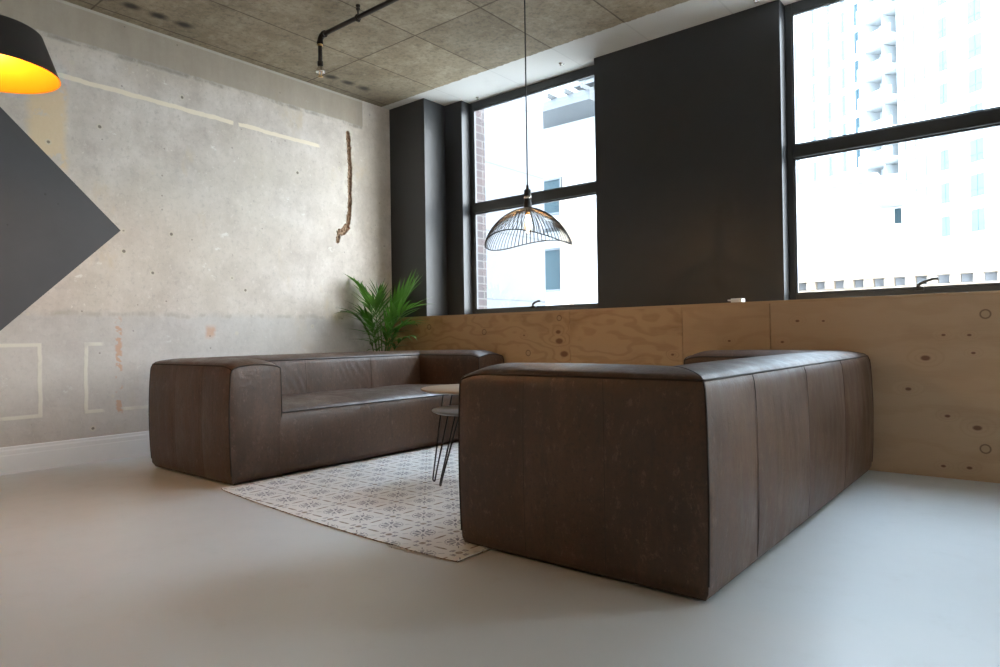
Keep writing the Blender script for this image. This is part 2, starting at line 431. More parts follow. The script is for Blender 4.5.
def window(n, x0, x1, handle_x=None):
    root = empty('window_%d' % n, (0, 0, 0)); root['kind'] = 'structure'
    yf0, yf1 = YW-.005, YW+.030
    bm = bmesh.new(); fw = .047
    box(bm, x0, x0+fw, yf0, yf1, ZP, ZC, .004); box(bm, x1-fw, x1, yf0, yf1, ZP, ZC, .004)
    box(bm, x0+fw, x1-fw, yf0, yf1, ZC-.075, ZC, .004)
    box(bm, x0+fw, x1-fw, yf0, yf1, ZP, ZP+.062, .004)
    obj('window_frame', bm, M_FRAME, root)
    bm = bmesh.new(); box(bm, x0+fw, x1-fw, yf0-.012, yf1, 2.112, 2.205, .006)
    obj('window_rail', bm, M_FRAME, root)
    bm = bmesh.new(); g = .012
    for (a, b) in ((ZP+.062, 2.112), (2.205, ZC-.075)):
        box(bm, x0+fw, x0+fw+g, yf0+.006, yf1-.005, a, b); box(bm, x1-fw-g, x1-fw, yf0+.006, yf1-.005, a, b)
        box(bm, x0+fw+g, x1-fw-g, yf0+.006, yf1-.005, a, a+g); box(bm, x0+fw+g, x1-fw-g, yf0+.006, yf1-.005, b-g, b)
    obj('glazing_bead', bm, M_FRAME, root)
    for (a, b) in ((ZP+.062, 2.112), (2.205, ZC-.075)):
        boxo('window_pane', x0+fw, x1-fw, YW+.010, YW+.015, a, b, M_GLASS, root)
    if handle_x:
        bm = bmesh.new(); hz = ZP+.062; hy = yf0-.018
        box(bm, handle_x-.030, handle_x+.030, hy-.002, yf0+.006, hz-.014, hz+.012, .003)
        lathe(bm, [(0, 0), (.013, 0), (.012, .022), (0, .026)], 12, (handle_x, hy+.004, hz+.006))
        tube(bm, [(handle_x, hy, hz+.022), (handle_x+.015, hy-.018, hz+.030), (handle_x+.045, hy-.030, hz+.042), (handle_x+.085, hy-.036, hz+.054), (handle_x+.115, hy-.034, hz+.054)],
             lambda u: .0095 if u > .3 else .0105, 8)
        h = obj('window_handle', bm, M_BLACK, root); h['label'] = 'black lever handle on the bottom rail'
    # outside reveal
    return root
window(1, XW[0], XW[0]+WW, 1.525)
window(2, XW[1], XW[1]+WW, 4.64)
window(3, XW[2], XW[2]+WW)
window(4, XW[3], XW[3]+WW)
for k, (a, b) in enumerate(RW):
    root = empty('window_%d' % (5+k)); root['kind'] = 'structure'
    bm = bmesh.new()
    box(bm, XR+.1, XR+.16, a, a+.05, RS, ZC); box(bm, XR+.1, XR+.16, b-.05, b, RS, ZC); box(bm, XR+.1, XR+.16, a+.05, b-.05, 2.1, 2.2); box(bm, XR+.1, XR+.16, a+.05, b-.05, ZC-.07, ZC); box(bm, XR+.1, XR+.16, a+.05, b-.05, RS, RS+.06)
    obj('window_frame', bm, M_FRAME, root)
    boxo('window_pane', XR+.125, XR+.131, a+.05, b-.05, RS+.06, ZC-.07, M_GLASS, root)
# skirting of the left wall
bm = bmesh.new()
prof = [(0, 0), (.020, 0), (.020, .118), (.017, .126), (.017, .150), (.011, .160), (.010, .172), (.006, .178), (0, .178)]
A = [bm.verts.new((a, YB, b)) for a, b in prof]; B = [bm.verts.new((a, -.01, b)) for a, b in prof]
for i in range(len(prof)-1): bm.faces.new((A[i], A[i+1], B[i+1], B[i]))
bm.faces.new(A); bm.faces.new(B)
struct('baseboard_left', bm, M_WHITE)

# ------------------------------------------------------------------ painted diamond on the left wall
def m_dia():
    t = NT('charcoal_paint_on_concrete'); c = t.co()
    nz = t.noise(c, 4, 6, .6); v = t.vor(c, 9, out=0); sp = t.rng(t.math('ADD', v, t.mul(.12, t.noise(c, 40, 3))), .12, .15, 1.0, 0.0)
    base = t.mix(nz, (.031, .031, .034), (.047, .046, .049))
    return t.fin(t.mix(t.mul(.6, sp), base, (.015, .015, .016)), .5, t.bump(t.math('SUBTRACT', nz, sp), .3, .006))
bm = bmesh.new(); hd = 1.25; cy0 = -2.531-hd; cz0 = 1.675
V = [(cy0+hd, cz0), (cy0, cz0+hd), (cy0-hd, cz0), (cy0, cz0-hd)]
a = [bm.verts.new((.0035, y, z)) for y, z in V]; b = [bm.verts.new((.0, y, z)) for y, z in V]
bm.faces.new(a)
for i in range(4): bm.faces.new((a[i], a[(i+1) % 4], b[(i+1) % 4], b[i]))
o = obj('painted_diamond', bm, m_dia())
tag(o, 'large dark grey diamond shape painted on the bare plaster wall', 'wall art')

# ------------------------------------------------------------------ plywood cladding below the windows
clad = empty('wood_cladding'); tag(clad, 'plywood cladding with ledge along the wall under both windows', 'wall cladding')
kn = lambda L, x0: [(x-x0, z, r) for x, z, r in L]
panels = [
 (0.0, 2.271, 0.0, 1.0, [(2.154, .883, .020), (2.163, .808, .030), (2.21, .701, .032), (1.9, .40, .025), (.9, .45, .02), (1.80, .86, .008)],
  [(.648, .956, .024), (1.349, .896, .024), (1.841, .708, .024), (2.166, .998, .022)], 'plywood panel with three brown knots behind the far sofa and palm'),
 (2.271, 3.239, 0.01, .95, [(3.16, .70, .010), (2.62, .35, .03), (2.95, .60, .012)], [], 'strongly figured plywood panel under the right edge of the left window'),
 (3.239, 3.857, .03, .45, [(3.579, .797, .009), (3.30, .69, .007), (3.5, .3, .02)], [], 'narrow plain plywood panel under the dark pier between the windows'),
 (3.857, 6.295, .065, .35, [(4.73, .688, .020), (4.641, .504, .013), (4.832, .356, .011), (4.971, .298, .018), (4.82, .821, .009), (4.942, .819, .009), (4.959, .718, .009),
                            (4.808, .067, .010), (4.931, .070, .011), (4.027, .923, .010), (4.183, .919, .008), (3.931, .787, .009), (5.6, .5, .02)],
  [(5.017, .935, .024), (5.006, .184, .024)], 'pale knotty plywood panel beside the near sofa under the right window'),
]
for i, (x0, x1, tone, strong, K, RG, lab) in enumerate(panels):
    m = m_ply('plywood_face_%d' % i, kn(K, x0), kn(RG, x0), tone, strong, seed=i*3.7+1)
    bm = bmesh.new(); box(bm, 0, x1-x0-.004, 0, .018, 0, ZP-.018, .0012)
    o = obj('plywood_panel', bm, m, clad, loc=(x0+.002, 0, 0)); o['label'] = lab
bm = bmesh.new(); box(bm, 6.297, XR, 0, .018, 0, ZP-.018)
m_far = m_ply('plywood_face_far', [(1.0, .5, .02)], [], .06, .4, 31)
o = obj('plywood_panel', bm, m_far, clad)
m_led = m_ply('plywood_ledge_face', [(2.1, .3, .01)], [], .03, .3, 9)
bm = bmesh.new()
box(bm, 0, XR, 0, .1054, ZP-.018, ZP, .001); box(bm, .515, XR, .1054, YP-.001, ZP-.018, ZP)
for k in range(4): box(bm, XW[k]+.001, XW[k]+WW-.001, YP, YW-.006, ZP-.018, ZP)
o = obj('ledge', bm, m_led, clad)

# small white box left on the ledge
root = empty('plastic_box', (3.61, .09, ZP)); tag(root, 'small flat white box lying on the ledge before the dark pier', 'box')
bm = bmesh.new(); box(bm, -.035, .042, -.035, .035, .0, .030, .003); obj('body', bm, M_WHITE, root)
bm = bmesh.new(); box(bm, -.060, -.035, -.028, .028, .014, .024, .002); obj('flange', bm, M_WHITE, root)

# ------------------------------------------------------------------ leather sofas
def m_leather():
    t = NT('worn_brown_leather'); c = t.co()
    a = t.noise(c, 1.6, 5, .6); b = t.noise(t.map(c, (1, 1, .35)), 9, 7, .7); g = t.vor(c, 260, out=0); st = t.noise(t.map(c, (1, 1, .12)), 26, 5, .7)
    f = t.noise(c, 60, 5, .7)
    base = t.ramp(a, [(.28, (.034, .0148, .0062)), (.5, (.058, .0265, .012)), (.70, (.088, .043, .0205))])
    base = t.mix(t.mul(.6, t.rng(b, .48, .68)), base, (.105, .057, .034))
    base = t.mix(t.mul(.45, t.rng(f, .5, .66)), base, (.022, .012, .008))
    base = t.mix(t.mul(.35, t.rng(st, .5, .7)), base, (.026, .016, .011))
    sc1 = t.noise(t.map(c, (1, 1, .6), (4, 4, 4)), 34, 6, .8)
    base = t.mix(t.mul(.6, t.rng(sc1, .54, .68)), base, (.15, .092, .064))
    nr = t.bump(t.math('ADD', t.mul(.35, f), t.mul(.25, g)), .22, .004, t.bump(t.math('ADD', b, t.mul(.5, a)), .25, .02))
    return t.fin(base, t.rng(b, .3, .7, .40, .58), nr, spec=.6)
M_LEATHER = m_leather()
M_PIPE = simple('dark_leather_piping', (.022, .014, .010), .75)
M_BASE = simple('black_underside_cloth', (.010, .010, .010), .9)
SD, SL, SW, ST = 1.030, 2.515, .325, .700     # depth, length, arm width, height at the seams
ZB = .009
def panelf(s, cuts):
    """0 at seams, 1 in between"""
    for i in range(len(cuts)-1):
        if cuts[i] <= s <= cuts[i+1]:
            u = (s-cuts[i])/(cuts[i+1]-cuts[i]); return max(0.0, sin(PI*u))**.5
    return 0.0
def profile():
    """(kind, o, z, t) around the section, outer bottom -> top -> inner bottom"""
    P = []
    n = 26
    for i in range(n+1):
        t = i/n; z = ZB+(ST-ZB)*t; P.append(('out', 0.0, z, t))
    n = 18
    for i in range(1, n+1):
        t = i/n; P.append(('top', t*SW, ST, t))
    n = 20
    for i in range(1, n+1):
        t = i/n; P.append(('in', SW, ST-(ST-ZB)*t, 1-t))
    return P
PROF = profile(); KT0 = 26; KT1 = 44
def pt(kind, o, z, t, pf_out, pf_in, pf_top, e0=1.0):
    """offset across (outward negative) and height after padding"""
    if kind == 'out':
        zz = max(0.0, sin(PI*min(1, max(0, (t-.0)))))**.7
        oo = -.014*zz - e0*zz*pf_out
        if t < .04: oo += .012*(1-t/.04)**2
        if t > .95: oo += .006*((t-.95)/.05)**2
        return oo, z + (.0 if t > .02 else .0)
    if kind == 'top':
        s_ = max(0.0, sin(PI*t))**.55
        return o, z + (.030 + .012*pf_top)*s_ + .004*sin(PI*t)
    zz = max(0.0, sin(PI*t))**.7
    return o + (.014 if e0 > .015 else .003)*zz + (.014 if e0 > .015 else .004)*zz*pf_in, z
def sweep(bm, P0, P1, ext0, ext1, nrm, cut_o, cut_i, step, wrinkle=False, fadeA=True, fadeB=True):
    """P0->P1 outer line; nrm points inward; ext = how much the inner side is shortened per unit o (1 = mitre)"""
    P0 = Vector(P0); P1 = Vector(P1); L = (P1-P0).length; d = (P1-P0)/L; nr = Vector(nrm)
    N = max(4, int(L/step)); rows = []
    for j in range(N+1):
        u = j/N; row = []
        for (kind, o, z, t) in PROF:
            so, lo = 0, L
            # nominal position along the outer line
            s = u*L
            a = ext0*o; b = L - ext1*o
            sp = a + (b-a)*u
            po = panelf(sp, cut_o); pi_ = panelf(sp, cut_i); ptp = panelf(sp, [ext0*o, L-ext1*o+1e-6])
            oo, zz = pt(kind, o, z, t, po, pi_, ptp*.6, .011 if ext1 == 0 else .018)
            a = ext0*oo; b = L - ext1*oo; sp = a+(b-a)*u
            if wrinkle and kind == 'in':
                for cs in cut_i[1:]:
                    dd = cs - sp
                    if -.02 < dd < .42:
                        k = sin((sp*95 + (z-.4)*70) + 3*noise.noise((sp*6, z*8, cs)))
                        oo += .0045*k*sin(PI*min(1, max(0, (z-.42)/.28)))*(1-abs(dd-.16)/.3 if abs(dd-.16) < .3 else 0)
            if kind == 'out' and wrinkle:
                k = noise.noise((sp*16, z*3.5, 9)); oo += .004*k*sin(PI*t)
            if ext1 == 0 and L-sp < .13: zz -= .024*((.13-(L-sp))/.13)**2*(zz/ST)**5
            p = P0 + d*sp + nr*oo
            row.append(bm.verts.new((p.x, p.y, zz)))
        rows.append(row)
    for j in range(N):
        for k in range(len(PROF)-1):
            f = bm.faces.new((rows[j][k], rows[j+1][k], rows[j+1][k+1], rows[j][k+1])); f.smooth = True
    return rows
def co_(v): return v.co.copy()
def make_sofa():
    root = empty('leather_sofa'); h = SL/2
    # arms: outer line from back corner to the front, front cap
    for sgn in (-1, 1):
        bm = bmesh.new(); cuts = [0, .36, .71, SD]
        rows = sweep(bm, (0, sgn*h, 0), (SD, sgn*h, 0), 1, 0, (0, -sgn, 0), cuts, [SW, SD], .02)
        last = rows[-1]; outer = last[:KT0+1]; inner = last[KT1:][::-1]; top = last[KT0:KT1+1]
        # front cap as a padded grid between outer and inner outlines
        nU = 14; nV = 24; G = []
        zmax = lambda u: None
        for a in range(nU+1):
            u = a/nU; col = []
            tp = top[round(u*(KT1-KT0))].co
            for b in range(nV+1):
                v = b/nV
                oi = outer[min(KT0, round(v*KT0))].co; ii = inner[min(len(inner)-1, round(v*(len(inner)-1)))].co
                y = oi.y + (ii.y-oi.y)*u
                z = ZB + (tp.z-ZB)*v
                x = SD + .020*(max(0, sin(PI*u))**.5)*(max(0, sin(PI*v))**.45) - (.030*(1-v/.1)**2 if v < .1 else 0)
                if a in (0, nU): x = SD - (.0*(1-v) if v > .1 else 0)
                col.append(bm.verts.new((x, y, z)))
            G.append(col)
        for a in range(nU):
            for b in range(nV):
                f = bm.faces.new((G[a][b], G[a+1][b], G[a+1][b+1], G[a][b+1])); f.smooth = True
        pipes = [[co_(r[KT0]) for r in rows], [co_(r[KT1]) for r in rows],
                 [co_(v) for v in outer[2:]] + [co_(v) for v in top[1:-1]] + [co_(v) for v in inner[::-1][:-2]],
                 [co_(v) for v in rows[0][2:KT0+1]], [co_(v) for v in rows[0][KT0:KT1+1]]]
        seams = []
        for cs in (.36, .71):
            j = min(range(len(rows)), key=lambda q: abs(rows[q][12].co.x-cs)); seams.append([co_(v)-Vector((0, sgn*.0004, 0)) for v in rows[j][1:KT0+1]])
        bmesh.ops.remove_doubles(bm, verts=bm.verts, dist=.0008)
        arm = obj('armrest', bm, M_LEATHER, root, smooth=False)
        bm = bmesh.new()
        for P in pipes: tube(bm, P, .0042 if P is not pipes[4] else .0022, 6)
        for P in seams: tube(bm, P, .0011, 5)
        obj('piping', bm, M_PIPE, arm)
    bm = bmesh.new()
    cuts = [0, .705, 1.385, 2.075, SL]
    cin = [SW, .99, 1.62, SL-SW]
    rows = sweep(bm, (0, -h, 0), (0, h, 0), 1, 1, (1, 0, 0), cuts, cin, .0125, wrinkle=True)
    pipes = [[co_(r[KT0]) for r in rows], [co_(r[KT1]) for r in rows]]
    seams = []
    for cs in cuts[1:-1]:
        j = min(range(len(rows)), key=lambda q: abs(rows[q][12].co.y+h-cs)); seams.append([co_(v)+Vector((-.0006, 0, 0)) for v in rows[j][1:KT0+1]])
    for cs in cin[1:-1]:
        j = min(range(len(rows)), key=lambda q: abs(rows[q][KT1+5].co.y+h-cs)); seams.append([co_(v)+Vector((.0006, 0, 0)) for v in rows[j][KT1:KT1+12]])
    back = obj('backrest', bm, M_LEATHER, root)
    bm = bmesh.new()
    for P in pipes: tube(bm, P, .0042, 6)
    for P in seams: tube(bm, P, .0011, 5)
    obj('piping', bm, M_PIPE, back)
    # seat
    bm = bmesh.new(); yA, yB = -h+SW-.02, h-SW+.02; cuts = [-h+SW, -.295, .335, h-SW]
    prof = []
    for i in range(15):
        t = i/14; prof.append(('f', t))
    for i in range(1, 27):
        t = i/26; prof.append(('t', t))
    rows = []; N = 150
    for j in range(N+1):
        y = yA + (yB-yA)*j/N; pf = panelf(min(max(y, cuts[0]), cuts[-1]), cuts); row = []
        for k, t in prof:
            if k == 'f':
                z = ZB + (.400-ZB)*t; zz = max(0, sin(PI*t))**.6
                x = SD - .004 + .016*zz + .008*zz*pf - (.035*(1-t/.12)**2 if t < .12 else 0)
            else:
                x = SD - .004 - t*(SD-.30); z = .400 + (.042 + .012*pf)*(sin(PI*min(1, t*1.35+.0))**.6 if t*1.35 < 1 else 0)*(1) if t*1.35 < .5 else .400 + .042 + .012*pf - .012*(t-.37)
                z += .0025*noise.noise((x*9, y*9, 3))
            row.append(bm.verts.new((x, y, z)))
        rows.append(row)
    for j in range(N):
        for k in range(len(prof)-1):
            f = bm.faces.new((rows[j][k], rows[j+1][k], rows[j+1][k+1], rows[j][k+1])); f.smooth = True
    pp = [co_(r[14]) for r in rows]
    seat = obj('seat', bm, M_LEATHER, root)
    bm = bmesh.new(); tube(bm, pp, .0042, 6); obj('piping', bm, M_PIPE, seat)
    bm = bmesh.new(); box(bm, .05, SD-.05, -h+.05, h-.05, ZB-.001, .07); obj('underside', bm, M_BASE, root)
    for sx in (.09, SD-.17):
        for sy in (-h+.075, h-.075):
            bm = bmesh.new(); lathe(bm, [(0, 0), (.022, 0), (.024, .003), (.020, .011), (0, .011)], 16, (sx, sy, .0))
            g = obj('glide_foot', bm, M_BLACK, root)
    return root
sofa = make_sofa()
sofa.location = (.583, -1.3125, 0)
tag(sofa, 'brown leather sofa against the plaster wall, palm behind its far end', 'sofa', 'pair of brown leather sofas facing each other')
sofa2 = copy_tree(sofa); sofa2.location = (4.448, -1.3125, 0); sofa2.rotation_euler = (0, 0, PI)
tag(sofa2, 'brown leather sofa nearest the camera, its back to the right', 'sofa')

# ------------------------------------------------------------------ rug
def m_rug():
    t = NT('printed_flatweave_rug'); c = t.co(); x, y, z = t.sep(c)
    T = .205
    u = t.math('DIVIDE', x, T); v = t.math('DIVIDE', y, T)
    def cell(a): return t.math('SUBTRACT', t.math('FRACT', a), .5)
    cu, cv = cell(u), cell(v)
    du, dv = cell(t.math('ADD', u, .5)), cell(t.math('ADD', v, .5))
    def pol(a, b):
        r = t.math('SQRT', t.math('ADD', t.math('MULTIPLY', a, a), t.math('MULTIPLY', b, b)))
        th = t.math('ARCTAN2', b, a); return r, th
    r, th = pol(cu, cv); rd, td = pol(du, dv)
    c8 = t.math('ABSOLUTE', t.math('COSINE', t.math('MULTIPLY', th, 4.0)))
    petal = t.mul(t.band(r, .05, .22, .01), t.rng(c8, .55, .75))
    ring = t.mul(t.band(r, .245, .275, .006), t.rng(t.math('SINE', t.math('MULTIPLY', th, 20.0)), -.2, .2))
    dot = t.rng(rd, .065, .08, 1.0, 0.0)
    c2 = t.math('ABSOLUTE', t.math('COSINE', t.math('MULTIPLY', td, 2.0)))
    bow = t.mul(t.band(rd, .13, .215, .01), t.rng(c2, .72, .82), t.math('SUBTRACT', 1.0, t.band(rd, .165, .178, .004)))
    # spindles at the tile edge middles
    def spind(a, b): # a across, b along
        return t.rng(t.math('ADD', t.math('POWER', t.math('DIVIDE', a, .19), 2.0), t.math('POWER', t.math('DIVIDE', b, .035), 2.0)), .8, 1.1, 1.0, 0.0)
    sp = t.mx(spind(cu, dv), spind(cv, du))
    # small x flecks
    fl = t.math('SUBTRACT', t.math('ABSOLUTE', cu), t.math('ABSOLUTE', cv))
    flk = t.mul(t.rng(t.math('ABSOLUTE', fl), .012, .02, 1.0, 0.0), t.band(r, .31, .43, .01))
    white = t.mix(t.noise(c, 7, 4), (.66, .66, .65), (.78, .78, .77))
    blue = t.mix(t.noise(c, 3, 3), (.115, .12, .16), (.19, .19, .22)); br = t.mix(t.noise(c, 4, 3), (.17, .125, .095), (.26, .21, .17))
    wear = t.rng(t.noise(c, 45, 4, .7), .35, .6, .55, .95)
    base = t.mix(t.mul(wear, t.mx(petal, ring, flk)), white, blue)
    base = t.mix(t.mul(wear, t.mx(dot, sp)), base, br)
    base = t.mix(t.mul(wear, bow), base, blue)
    weave = t.n('ShaderNodeTexWave'); t.L(c, weave.inputs[0]); weave.inputs['Scale'].default_value = 110
    ed = t.rng(t.math('SUBTRACT', z, t.mul(.0012, t.noise(c, 60, 2))), .0032, .0042, 1.0, 0.0)
    base = t.mix(ed, base, t.mix(t.rng(t.noise(c, 28, 2), .5, .56), (.50, .40, .28), (.20, .13, .09)))
    return t.fin(base, .9, t.bump(weave.outputs[0], .15, .002), spec=.2)
edge = [(1.60, -2.632), (1.66, -2.648), (1.765, -2.662), (2.05, -2.690), (2.322, -2.712), (2.65, -2.735), (2.965, -2.749), (3.2, -2.754), (3.353, -2.756), (3.47, -2.752), (3.548, -2.742)]
def edge_y(x):
    for i in range(len(edge)-1):
        if edge[i][0] <= x <= edge[i+1][0]:
            u = (x-edge[i][0])/(edge[i+1][0]-edge[i][0]); return edge[i][1]*(1-u)+edge[i+1][1]*u
    return edge[-1][1]
bm = bmesh.new(); nx, ny = 120, 90; X0, X1, YE = 1.60, 3.548, -.28
def lift(x, y, e):
    l = .004*max(0, 1-abs(x-3.3)/.35)*max(0, 1-(y-e)/.05)*(.6+.4*sin(x*30))
    return l
top = []; bot = []
for i in range(nx+1):
    x = X0+(X1-X0)*i/nx; e = edge_y(x) + .0022*noise.noise((x*22, 0, 0)); ra = []; rb = []
    for j in range(ny+1):
        v = (j/ny)**1.6; y = e+(YE-e)*v
        xx = x + (.004*noise.noise((0, y*8, 4)) if i == nx else 0)
        l = lift(x, y, e)
        ra.append(bm.verts.new((xx, y, 0.0055+l))); rb.append(bm.verts.new((xx, y, .001+l*.8)))
    top.append(ra); bot.append(rb)
for i in range(nx):
    for j in range(ny):
        f = bm.faces.new((top[i][j], top[i+1][j], top[i+1][j+1], top[i][j+1])); f.smooth = True
        bm.faces.new((bot[i][j], bot[i][j+1], bot[i+1][j+1], bot[i+1][j]))
    bm.faces.new((top[i][0], bot[i][0], bot[i+1][0], top[i+1][0])); bm.faces.new((top[i][ny], top[i+1][ny], bot[i+1][ny], bot[i][ny]))
for j in range(ny):
    bm.faces.new((top[0][j], top[0][j+1], bot[0][j+1], bot[0][j])); bm.faces.new((top[nx][j], bot[nx][j], bot[nx][j+1], top[nx][j+1]))
rug = obj('rug', bm, m_rug()); tag(rug, 'white rug with grey floral tile pattern between the two sofas', 'rug')
bm = bmesh.new()
for k in range(26):
    x = 3.20+.14*rnd.random(); e = edge_y(x)
    tube(bm, [(x, e+.002, .004), (x+.012*rnd.uniform(-1, 1), e-.008, .003), (x+.03*rnd.uniform(-1, 1.4), e-.012-.012*rnd.random(), .0016)], .0009, 4)
f = obj('fringe', bm, simple('loose_white_threads', (.75, .74, .70), .8), rug); f['label'] = 'frayed white threads at the front edge'

# ------------------------------------------------------------------ nesting coffee tables with hairpin legs
def m_top(name, a, b):
    t = NT(name); c = t.co(); n = t.noise(t.map(c, (1.5, 22, 1)), 3, 6, .6)
    return t.fin(t.mix(n, a, b), .38, t.bump(n, .08, .002))
def round_table(name, loc, R, H, feet, mat, label, th=.020):
    root = empty(name, (loc[0], loc[1], .0056))
    H -= .0056
    bm = bmesh.new()
    lathe(bm, [(0, H-th), (R-.022, H-th), (R-.006, H-th+.008), (R, H-.007), (R-.001, H-.003), (R-.004, H), (0, H)], 72)
    obj('tabletop', bm, mat, root)
    for (fx, fy) in feet:
        bm = bmesh.new(); a = math.atan2(fy, fx); r = math.hypot(fx, fy)
        d = Vector((cos(a), sin(a), 0)); q = Vector((-sin(a), cos(a), 0))
        ti = d*(r-.110); wtop = .045; H0 = H-th
        A = ti+q*wtop+Vector((0, 0, H0)); B = ti-q*wtop+Vector((0, 0, H0)); Ft = d*r
        P = [A]
        for k in range(1, 8): P.append(A.lerp(Ft+q*.011+Vector((0, 0, .02)), k/8))
        for k in range(7):
            an = k/6*PI; P.append(Ft+q*(.011*cos(an))+Vector((0, 0, .0165-.011*sin(an))))
        for k in range(1, 9): P.append((Ft-q*.011+Vector((0, 0, .02))).lerp(B, k/8))
        tube(bm, P, .0048, 8)
        # mounting plate
        pl = Matrix.Rotation(a, 4, 'Z')
        bm.verts.ensure_lookup_table(); n0 = len(bm.verts); box(bm, -.03, .03, -.06, .06, -.004, 0)
        bm.verts.ensure_lookup_table()
        for v in bm.verts[n0:]: v.co = pl @ v.co + ti + Vector((0, 0, H0))
        obj('hairpin_leg', bm, M_BLACK, root)
    tag(root, label, 'coffee table', 'nest of two round coffee tables')
    return root
def cpt(px, py, D):
    """point of the room at depth D along a picture direction (used to lay out measured positions)"""
    P = Vector((5.2715, -4.5839, .845)) + D*(F + Rv*((px-500)/667.676) - Uv*((py-333.5)/667.676)); return P
OAK = m_top('pale_oak_veneer', (.33, .25, .175), (.45, .355, .26)); GREYT = m_top('grey_stained_veneer', (.15, .155, .17), (.22, .225, .24))
R2 = Vector((cos(yaw), sin(yaw))); F2 = Vector((-sin(yaw), cos(yaw)))
def feet_from(c, foot):
    v = Vector(foot)-Vector(c); a = math.atan2(v.y, v.x); r = v.length
    return [(r*cos(a+k*2*PI/3), r*sin(a+k*2*PI/3)) for k in range(3)]
cU = (2.552, -1.472); cL = (2.792, -1.783)
round_table('coffee_table', cU, .350, .540, feet_from(cU, (2.493, -1.806)), OAK, 'taller round coffee table with pale oak top and black hairpin legs')
round_table('side_table', cL, .235, .450, feet_from(cL, (2.612, -1.874)), GREYT, 'lower round table with grey top tucked beneath the oak one')

# ------------------------------------------------------------------ wire pendant lamp by the window
def m_emit(name, col, s):
    t = NT(name); t.b.inputs['Base Color'].default_value = (*col, 1); t.b.inputs['Emission Color'].default_value = (*col, 1); t.b.inputs['Emission Strength'].default_value = s
    return t.m
def wire_pendant(x, y):
    root = empty('wire_pendant_lamp', (x, y, ZC)); tag(root, 'black wire dome pendant lamp with glowing bulb hanging before the left window', 'pendant lamp')
    zr, RR, HH = 1.452, .272, .205; Z = lambda z: z-ZC
    bm = bmesh.new(); lathe(bm, [(0, 0), (.05, 0), (.05, -.012), (.02, -.03), (0, -.03)], 24); obj('ceiling_rose', bm, M_BLACK, root)
    bm = bmesh.new(); tube(bm, [(0, 0, -.02), (0, 0, Z(1.78))], .0042, 8); obj('cord', bm, M_BLACK, root)
    bm = bmesh.new()
    lathe(bm, [(0, Z(1.80)), (.008, Z(1.80)), (.010, Z(1.775)), (.021, Z(1.77)), (.023, Z(1.745)), (.023, Z(1.695)), (.026, Z(1.690)), (.026, Z(1.655)), (.019, Z(1.650)), (.018, Z(1.630)), (0, Z(1.630))], 20)
    s = obj('lamp_socket', bm, M_BLACK, root)
    bm = bmesh.new(); lathe(bm, [(.0235, Z(1.728)), (.0250, Z(1.724)), (.0250, Z(1.716)), (.0235, Z(1.712))], 20)
    tube(bm, [(.02, -.012, Z(1.722)), (.034, -.016, Z(1.722)), (.036, -.016, Z(1.735)), (.036, -.016, Z(1.70))], .003, 6); obj('switch_ring', bm, M_STEEL, s)
    aV = math.atan2(F2.y, F2.x) - radians(28)
    def rimz(th): return .036*cos(2*(th-aV)) - .004
    def shp(u, th):       # u 0 at the top, 1 at the rim
        r = RR*u; h = HH*(1-u**1.75)**(1/1.45)
        return r, zr + h + rimz(th)*u**3
    bm = bmesh.new(); N = 64
    for k in range(N):
        th = 2*PI*k/N; tw = .10
        P = []
        for j in range(13):
            a = j/12; u = sin(a*PI/2); u = .085+(1-.085)*u
            r, z = shp(min(u, 1), th + tw*u); P.append((r*cos(th+tw*u), r*sin(th+tw*u), Z(z)))
        tube(bm, P, .0026, 4, cap=False)
    for u, rr in ((1.0, .0036), (.085, .004)):
        P = []
        for k in range(96):
            th = 2*PI*k/96; r, z = shp(u, th); P.append((r*cos(th), r*sin(th), Z(z)))
        tube(bm, P, rr, 6, closed=True)
    obj('wire_shade', bm, M_BLACK, root)
    bm = bmesh.new()   # clear bulb
    lathe(bm, [(.013, Z(1.632)), (.016, Z(1.618)), (.026, Z(1.595)), (.036, Z(1.565)), (.038, Z(1.535)), (.030, Z(1.505)), (.014, Z(1.490)), (0, Z(1.487))], 24)
    g = NT('clear_bulb_glass'); tr = g.n('ShaderNodeBsdfTransparent'); tr.inputs[0].default_value = (.96, .93, .88, 1); gl = g.n('ShaderNodeBsdfGlossy'); gl.inputs['Roughness'].default_value = .05
    fr = g.n('ShaderNodeFresnel'); g.L(thin_ior(g), fr.inputs[0]); mx = g.n('ShaderNodeMixShader'); g.L(fr.outputs[0], mx.inputs[0]); g.L(tr.outputs[0], mx.inputs[1]); g.L(gl.outputs[0], mx.inputs[2]); g.L(mx.outputs[0], g.out.inputs[0])
    b = obj('light_bulb', bm, g.m, root, smooth=True)
    bm = bmesh.new()
    for k in range(8):
        a = 2*PI*k/8; tube(bm, [(.005*cos(a), .005*sin(a), Z(1.612)), (.013*cos(a), .013*sin(a), Z(1.60)), (.016*cos(a+.3), .016*sin(a+.3), Z(1.515))], .0022, 6)
    obj('filament', bm, m_emit('glowing_filament', (1.0, .62, .30), 60.0), b)
    bm = bmesh.new(); lathe(bm, [(.014, Z(1.636)), (.0145, Z(1.622)), (.012, Z(1.612))], 16); obj('bulb_cap', bm, M_BRASSY, b)
    l = bpy.data.lights.new('bulb_light', 'POINT'); l.energy = .7; l.color = (1, .62, .32); l.shadow_soft_size = .03
    lo = bpy.data.objects.new('bulb_light', l); COL.objects.link(lo); lo.parent = root; lo.location = (0, 0, Z(1.55))
wire_pendant(2.765, -1.214)

